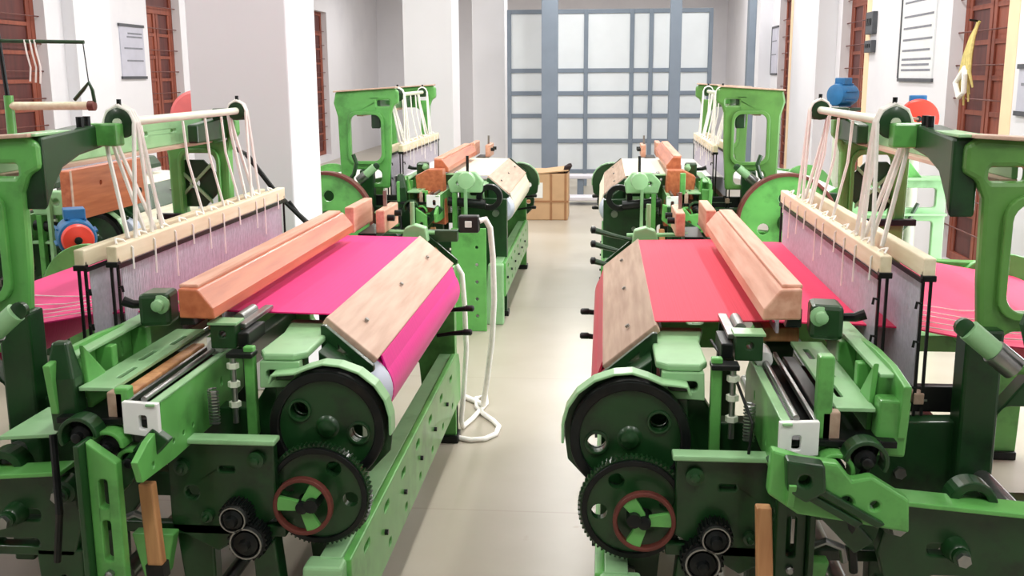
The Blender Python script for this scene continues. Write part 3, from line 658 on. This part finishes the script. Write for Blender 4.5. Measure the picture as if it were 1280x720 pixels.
# ------------------------------------------------------------------ electric motors on steel stands
def motor(name, label, loc, zc, body_m, guard_m, rg, yaw=0., wedge=False, hook=False):
    t = thing(name, label, 'motor', loc); t.rotation_euler.z = yaw
    p = MB(); p.lathe((0, 0, 0), [(.16, 0), (.16, .02), (.035, .035), (.03, zc-.12)], 20, 'z')
    p.build('stand', ROLLM, t, smooth=True)
    MB().box(-.10, .10, -.09, .17, zc-.13, zc-.105).build('mounting_plate', DGREEN, t, bevel=.004)
    b = MB(); b.lathe((0, -.06, zc), [(.05, 0), (.085, .01), (.092, .03), (.092, .19), (.08, .22), (.05, .225)], 28)
    body = b.build('motor_body', body_m, t, smooth=True)
    for i in range(8):
        a = .3+i*pi/4; ca, sa = math.cos(a), math.sin(a)
        MB().slab([(.088*ca-.004*sa, -.02, zc+.088*sa+.004*ca), (.103*ca-.004*sa, -.02, zc+.103*sa+.004*ca), (.103*ca-.004*sa, .12, zc+.103*sa+.004*ca), (.088*ca-.004*sa, .12, zc+.088*sa+.004*ca)], (.008*sa, 0, -.008*ca)).build('cooling_fin', body_m, body)
    MB().box(-.05, .05, .0, .10, zc+.085, zc+.14).build('terminal_box', body_m, body, bevel=.006)
    if guard_m:
        g = MB(); g.lathe((0, -.12, zc), [(.02, 0), (rg*.4, .002), (rg*.9, .012), (rg, .03), (rg, .055), (rg*.6, .06)], 36)
        gd = g.build('pulley_guard', guard_m, t, smooth=True)
        MB().lathe((0, -.128, zc), [(.006, 0), (.018, .003), (.022, .02)], 12).build('shaft_nut', IRON, gd)
    return t
motor('electric_motor', 'blue electric motor with a red guard low behind the magenta warp', (-2.56, 4.80, 0), .83, BLUE, RED, .075, .55)
motor('electric_motor', 'round faded pink motor guard above the left far gantry beside the pillar', (-2.56, 6.45, 0), 1.35, IRON, PINKR, .165, .3)
motor('electric_motor', 'orange red round motor guard above the right gantry below the notice board', (1.95, 6.75, 0), 1.32, BLUE, RED, .12, -.2)
motor('electric_motor', 'blue electric motor against the white pilaster on the right wall', (1.94, 8.95, 0), 1.42, BLUE, None, .10, -.9)

# ------------------------------------------------------------------ switch box, cables
swb = MB(lambda x, y, z: (x+.635, y-2.82, z)).box(-.635, -.545, 4.49, 4.55, .915, .99).build('switch_box', BLACK, first, bevel=.006, label='black switch box')
MB(lambda x, y, z: (x+.635, y-2.82, z)).box(-.605, -.575, 4.484, 4.49, .94, .968).build('switch_plate', WHITEP, swb, bevel=.002)
MB(lambda x, y, z: (x+.635, y-2.82, z)).box(-.78, -.635, 4.46, 4.50, .88, .93).build('switch_arm', DGREEN, first, bevel=.004)
tag(MB().tube([(-.545, 4.52, .965), (-.52, 4.53, .972), (-.50, 4.55, .93), (-.49, 4.56, .80), (-.487, 4.57, .60), (-.50, 4.58, .40), (-.53, 4.62, .2), (-.56, 4.72, .05), (-.60, 4.86, .014), (-.68, 4.95, .013)], .0135, 10).build('power_cable', CORD, smooth=True),
    'thick white cable drooping from the black switch box to the floor', 'cable')
tag(MB().tube([(-.64, 4.445, .78), (-.615, 4.44, .74), (-.605, 4.44, .60), (-.60, 4.44, .40), (-.615, 4.44, .2), (-.63, 4.45, .06), (-.63, 4.50, .0135), (-.60, 4.62, .012), (-.56, 4.86, .012), (-.58, 5.0, .012), (-.62, 4.93, .012), (-.60, 4.80, .012),
               (-.56, 4.70, .012), (-.50, 4.60, .012), (-.465, 4.52, .012), (-.468, 4.42, .012), (-.51, 4.35, .012), (-.57, 4.33, .012), (-.64, 4.36, .012), (-.69, 4.42, .012)], .0115, 10).build('power_cable', CORD, smooth=True),
    'white cable lying in a loop on the floor by the magenta roll', 'cable')

# ------------------------------------------------------------------ carton at the end of the aisle
CARD = mat('brown_cardboard', (196, 160, 122), .8, vary=.06, scale=6)
CARDD = mat('brown_packing_tape', (156, 112, 76), .5, vary=.08)
t = thing('cardboard_carton', 'large brown cardboard carton strapped shut at the end of the aisle', 'carton', (-.66, 11.75, 0))
MB().box(-.28, .27, -.26, .24, 0, .52).build('carton_body', CARD, t, bevel=.012)
MB().slab([(-.285, -.265, .52), (.0, -.265, .52), (.0, .245, .525), (-.285, .245, .525)], (0, 0, .012)).build('flap', CARD, t)
MB().slab([(.0, -.265, .522), (.275, -.265, .55), (.275, .245, .56), (.0, .245, .525)], (0, 0, .012)).build('flap', CARD, t)
for x in (.07, .23):
    MB().box(x, x+.025, -.265, .245, 0, .522).build('strap', CARDD, t)
MB().box(-.285, .275, -.266, .245, .20, .222).build('strap', CARDD, t)
MB().box(-.16, -.01, -.264, -.258, .25, .42).build('paper_label', WHITEP, t)
k = mat('dark_cloth', (52, 40, 40), .9)
MB().loft([[(x+.03*math.cos(a)*s, y+.03*math.sin(a)*s, z) for a in [2*pi*i/9 for i in range(9)]] for x, y, z, s in ((.24, -.2, .52, .6), (.25, -.2, .55, 1.2), (.27, -.2, .60, 1.5), (.29, -.2, .63, .5))]).build('rag', k, t, smooth=True)

# ------------------------------------------------------------------ far end: partition posts, pale benches
SLATE = mat('blue_grey_paint', (120, 132, 146), .6, vary=.06, scale=4)
PALEB = mat('pale_lilac_board', (206, 204, 212), .6, vary=.05, scale=3)
GLASSP = mat('frosted_pane', (222, 228, 232), .25, vary=.03, scale=3)
for i, (x0, x1) in enumerate(((-.86, -.64), (.87, 1.02), (1.9, 2.0))):
    struct('trim_%d' % (7+i), MB().box(x0, x1, 14.4, 14.6, 0, 3.2), SLATE, bevel=.01)
pt = thing('partition_screen', 'blue grey framed screen with pale panels across the far end', 'screen', (0, 15.2, 0))
for x in (-1.4, -.3, .35, .62, 1.45):
    MB().box(x, x+.06, -.03, .03, 0, 2.5).build('upright', SLATE, pt, bevel=.006)
for z in (.18, .62, .98, 1.3, 1.62, 2.44):
    MB().box(-1.4, 1.51, -.025, .025, z, z+.06).build('rail', SLATE, pt, bevel=.005)
for z0, z1 in ((.24, .62), (.68, .98), (1.04, 1.3), (1.36, 1.62), (1.68, 2.44)):
    MB().box(-1.38, 1.49, -.006, .006, z0, z1).build('panel', GLASSP, pt)
for i, (y, z, x0, x1) in enumerate(((13.0, .10, -1.9, .9), (13.7, .30, -1.9, 1.3))):
    bt = thing('low_bench', ('nearer low grey bench across the aisle behind the carton', 'farther taller grey bench below the blue grey screen')[i], 'bench', ((x0+x1)/2, y, 0))
    w_ = (x1-x0)/2
    MB().box(-w_, w_, -.16, .16, z-.04, z).build('bench_top', PALEB, bt, bevel=.006)
    for x in (-w_+.05, -.04, w_-.13):
        MB().box(x, x+.08, -.13, .13, 0, z-.04).build('leg', SLATE, bt)

# ------------------------------------------------------------------ on the walls
PAPER = mat('notice_paper', (226, 228, 230), .7, vary=.03, scale=8)
PAPERL = mat('lilac_notice_paper', (190, 190, 204), .7, vary=.05, scale=8)
INK = mat('grey_print', (128, 130, 140), .8)
DARKF = mat('dark_board_frame', (74, 76, 82), .5)
def board(name, label, x, s, y0, y1, z0, z1, paper, lines, frame=True):
    t = thing(name, label, 'notice board', (x, (y0+y1)/2, z0))
    h = (y1-y0)/2; H = z1-z0
    MB().box(-.012*(s > 0), .012*(s < 0), -h, h, 0, H).build('sheet', paper, t)
    f = -.02 if s > 0 else .02
    a, b = sorted((0, f))
    MB().box(a, b, -h-.02, h+.02, -.03, 0).build('frame_bar', DARKF, t)
    MB().box(a, b, -h-.02, h+.02, H, H+.03).build('frame_bar', DARKF, t)
    if frame: MB().box(a, b, h, h+.03, 0, H).build('frame_bar', DARKF, t)
    f2 = -.014 if s > 0 else .014
    a, b = sorted((0, f2))
    for i, (q, l) in enumerate(lines):
        MB().box(a, b, -h*.9*l, h*.85, H*q, H*q+.018).build('ruled_line', INK, t)
board('notice_board', 'large white ruled chart on the right wall between two shutters', XE, 1, 9.0, 9.98, 1.55, 2.32, PAPER, [(.08, 1), (.14, .9), (.2, 1), (.3, .9), (.42, 1), (.55, .9), (.68, 1), (.84, .95), (.93, .9)])
board('notice_board', 'lilac notice sheet on the left wall beside the narrow shutter', XW, -1, 11.02, 11.6, 1.60, 2.13, PAPERL, [(.3, .6), (.55, .8), (.78, .5), (.85, .4)], False)
board('notice_board', 'small framed notice on the right wall beyond the pilaster', XE, 1, 16.95, 17.5, 1.6, 2.3, PAPERL, [(.4, .8), (.7, .8)])
board('notice_board', 'grey notice sheet at the right edge of the photo', XE, 1, 6.4, 7.15, 1.35, 1.62, PAPERL, [(.6, .7)], False)
for z0, z1, lb in ((1.98, 2.20, 'upper dark electrical fuse box left of the ruled wall chart'), (1.80, 1.92, 'lower dark electrical fuse box left of the ruled wall chart')):
    sbp = thing('fuse_box', lb, 'fuse box', (XE, 11.05, z0))
    MB().box(-.05, 0, -.14, .14, 0, z1-z0).build('panel_box', DARKF, sbp, bevel=.006)
    for q in (-.07, 0, .07):
        MB().box(-.058, -.05, q-.02, q+.02, (z1-z0)*.4, (z1-z0)*.7).build('toggle', BLACK, sbp)
# bundle of pale rope hanging by the right shutter
ROPE = mat('dry_straw_rope', (206, 190, 120), .85, vary=.15, scale=30)
rb = thing('rope_bundle', 'knotted straw coloured rope bundle hanging on the right red brown shutter', 'rope', (XE-.06, 7.98, 1.3))
random.seed(3)
for i in range(7):
    a = random.uniform(-.06, .06); l = random.uniform(.05, .22)
    MB().tube([(.05, .02-.02*i*.3, .66), (.02, .02+a*.5, .55), (-.01, a, .42), (-.02, a*1.6, .30), (.0, a*2.2, l)], [.010, .013, .016, .014, .007], 6).build('strand', ROPE, rb, smooth=True)
kn = MB(); kn.tube([(-.02, .06, .30), (-.05, .10, .22), (-.04, .03, .12), (-.04, -.07, .16), (-.05, -.09, .28), (-.03, -.02, .33), (-.045, .05, .26)], .020, 8)
kn.build('knot', CORD, rb, smooth=True)
MB().cyl((.06, .0, .66), (-.02, .0, .67), .008, 8).build('nail', IRON, rb)

# ------------------------------------------------------------------ thread stand behind the left loom
t = thing('thread_stand', 'thin green thread stand with hanging strings left of the magenta loom', 'stand', (-2.60, 4.40, 0))
MB().lathe((0, 0, 0), [(.14, 0), (.14, .02), (.022, .04), (.02, 1.52)], 16, 'z').build('post', GREEN, t, smooth=True)
MB().cyl((0, 0, 1.45), (-.02, 0, 1.79), .010, 8).build('upper_post', IRON, t)
MB().cyl((-.1, 0, 1.755), (.365, 0, 1.745), .008, 8).build('thread_bar', DGREEN, t)
MB().lathe((0, 0, 1.475), [(.012, 0), (.018, .004), (.018, .36), (.012, .365)], 16, 'v').build('cross_tube', CREAMW, t, smooth=True)
MB().lathe((.36, 0, 1.475), [(.012, 0), (.022, .003), (.022, .03), (.010, .035)], 14, 'v').build('tube_cap', RUST, t, smooth=True)
MB().cyl((.36, 0, 1.745), (.372, 0, 1.56), .0025, 5).build('wire', IRON, t)
MB().tube([(.30, 0, 1.50), (.345, 0, 1.545), (.372, 0, 1.575), (.385, 0, 1.54), (.39, 0, 1.49)], .008, 6).build('hook', DGREEN, t)
for dx in (.10, .125, .145):
    MB().tube([(dx, -.005, 1.757), (dx+.01, -.012, 1.70), (dx+.02, -.01, 1.64), (dx+.012, -.01, 1.60-dx*.2)], .004, 5).build('string', CORD, t)
# dark rods sloping beside the pillar, fixed to the magenta loom
MB(mr).tube([(1.02, 4.72, 1.24), (.90, 4.75, 1.06), (.74, 4.75, .90)], .012, 8).build('control_rod', IRON, first)
MB(mr).tube([(.84, 4.75, 1.02), (.80, 4.76, .96), (.72, 4.75, .89)], .009, 8).build('control_rod', IRON, first)
MB(mr).box(.66, .80, 4.39, 4.78, .84, .88).build('rod_bracket', DGREEN, first, bevel=.005)
MB(mr).tube([(1.02, 4.72, 1.24), (1.0, 4.45, 1.30), (.95, 4.18, 1.36)], .010, 8).build('control_rod', IRON, first)

# ------------------------------------------------------------------ light
def area(name, loc, sx, sy, watts, rot=(0, 0, 0), col=(1, .98, .95)):
    l = bpy.data.lights.new(name, 'AREA'); l.shape = 'RECTANGLE'; l.size = sx; l.size_y = sy; l.energy = watts; l.color = col
    o = bpy.data.objects.new(name, l); COL.objects.link(o); o.location = loc; o.rotation_euler = rot
    return o
def fixture(x, y, w=90):
    t = thing('ceiling_lamp', 'long white strip lamp under the ceiling', 'ceiling lamp', (x, y, ZC), 'strip lamps under the ceiling')
    b = MB().box(-.12, .12, -.65, .65, -.10, 0).build('lamp_housing', WHITEP, t, bevel=.005)
    area('strip_light', (x, y, ZC-.115), .22, 1.2, w).parent = None
for x in (-3.4, -.3, 1.7):
    fixture(x, .6, 70)
    for y in (4.4, 7.4, 10.4, 13.4, 16.6, 20.): fixture(x, y, 62 if x > 1 else 90)
for y in (5.35,): area('window_daylight', (XE+.1, y, 1.45), 2.5, 1.4, 150, (0, pi/2, 0), (.97, .98, 1))
w = bpy.data.worlds.new('world'); SC.world = w; w.use_nodes = True
w.node_tree.nodes['Background'].inputs['Color'].default_value = (.9, .95, 1, 1); w.node_tree.nodes['Background'].inputs['Strength'].default_value = .6

SC.view_settings.view_transform = 'Standard'; SC.view_settings.look = 'None'
SC.view_settings.gamma = 1; SC.view_settings.use_curve_mapping = False
SC.view_settings.exposure = -.85
SC.cycles.use_denoising = True
SC.cycles.max_bounces = 8; SC.cycles.diffuse_bounces = 5
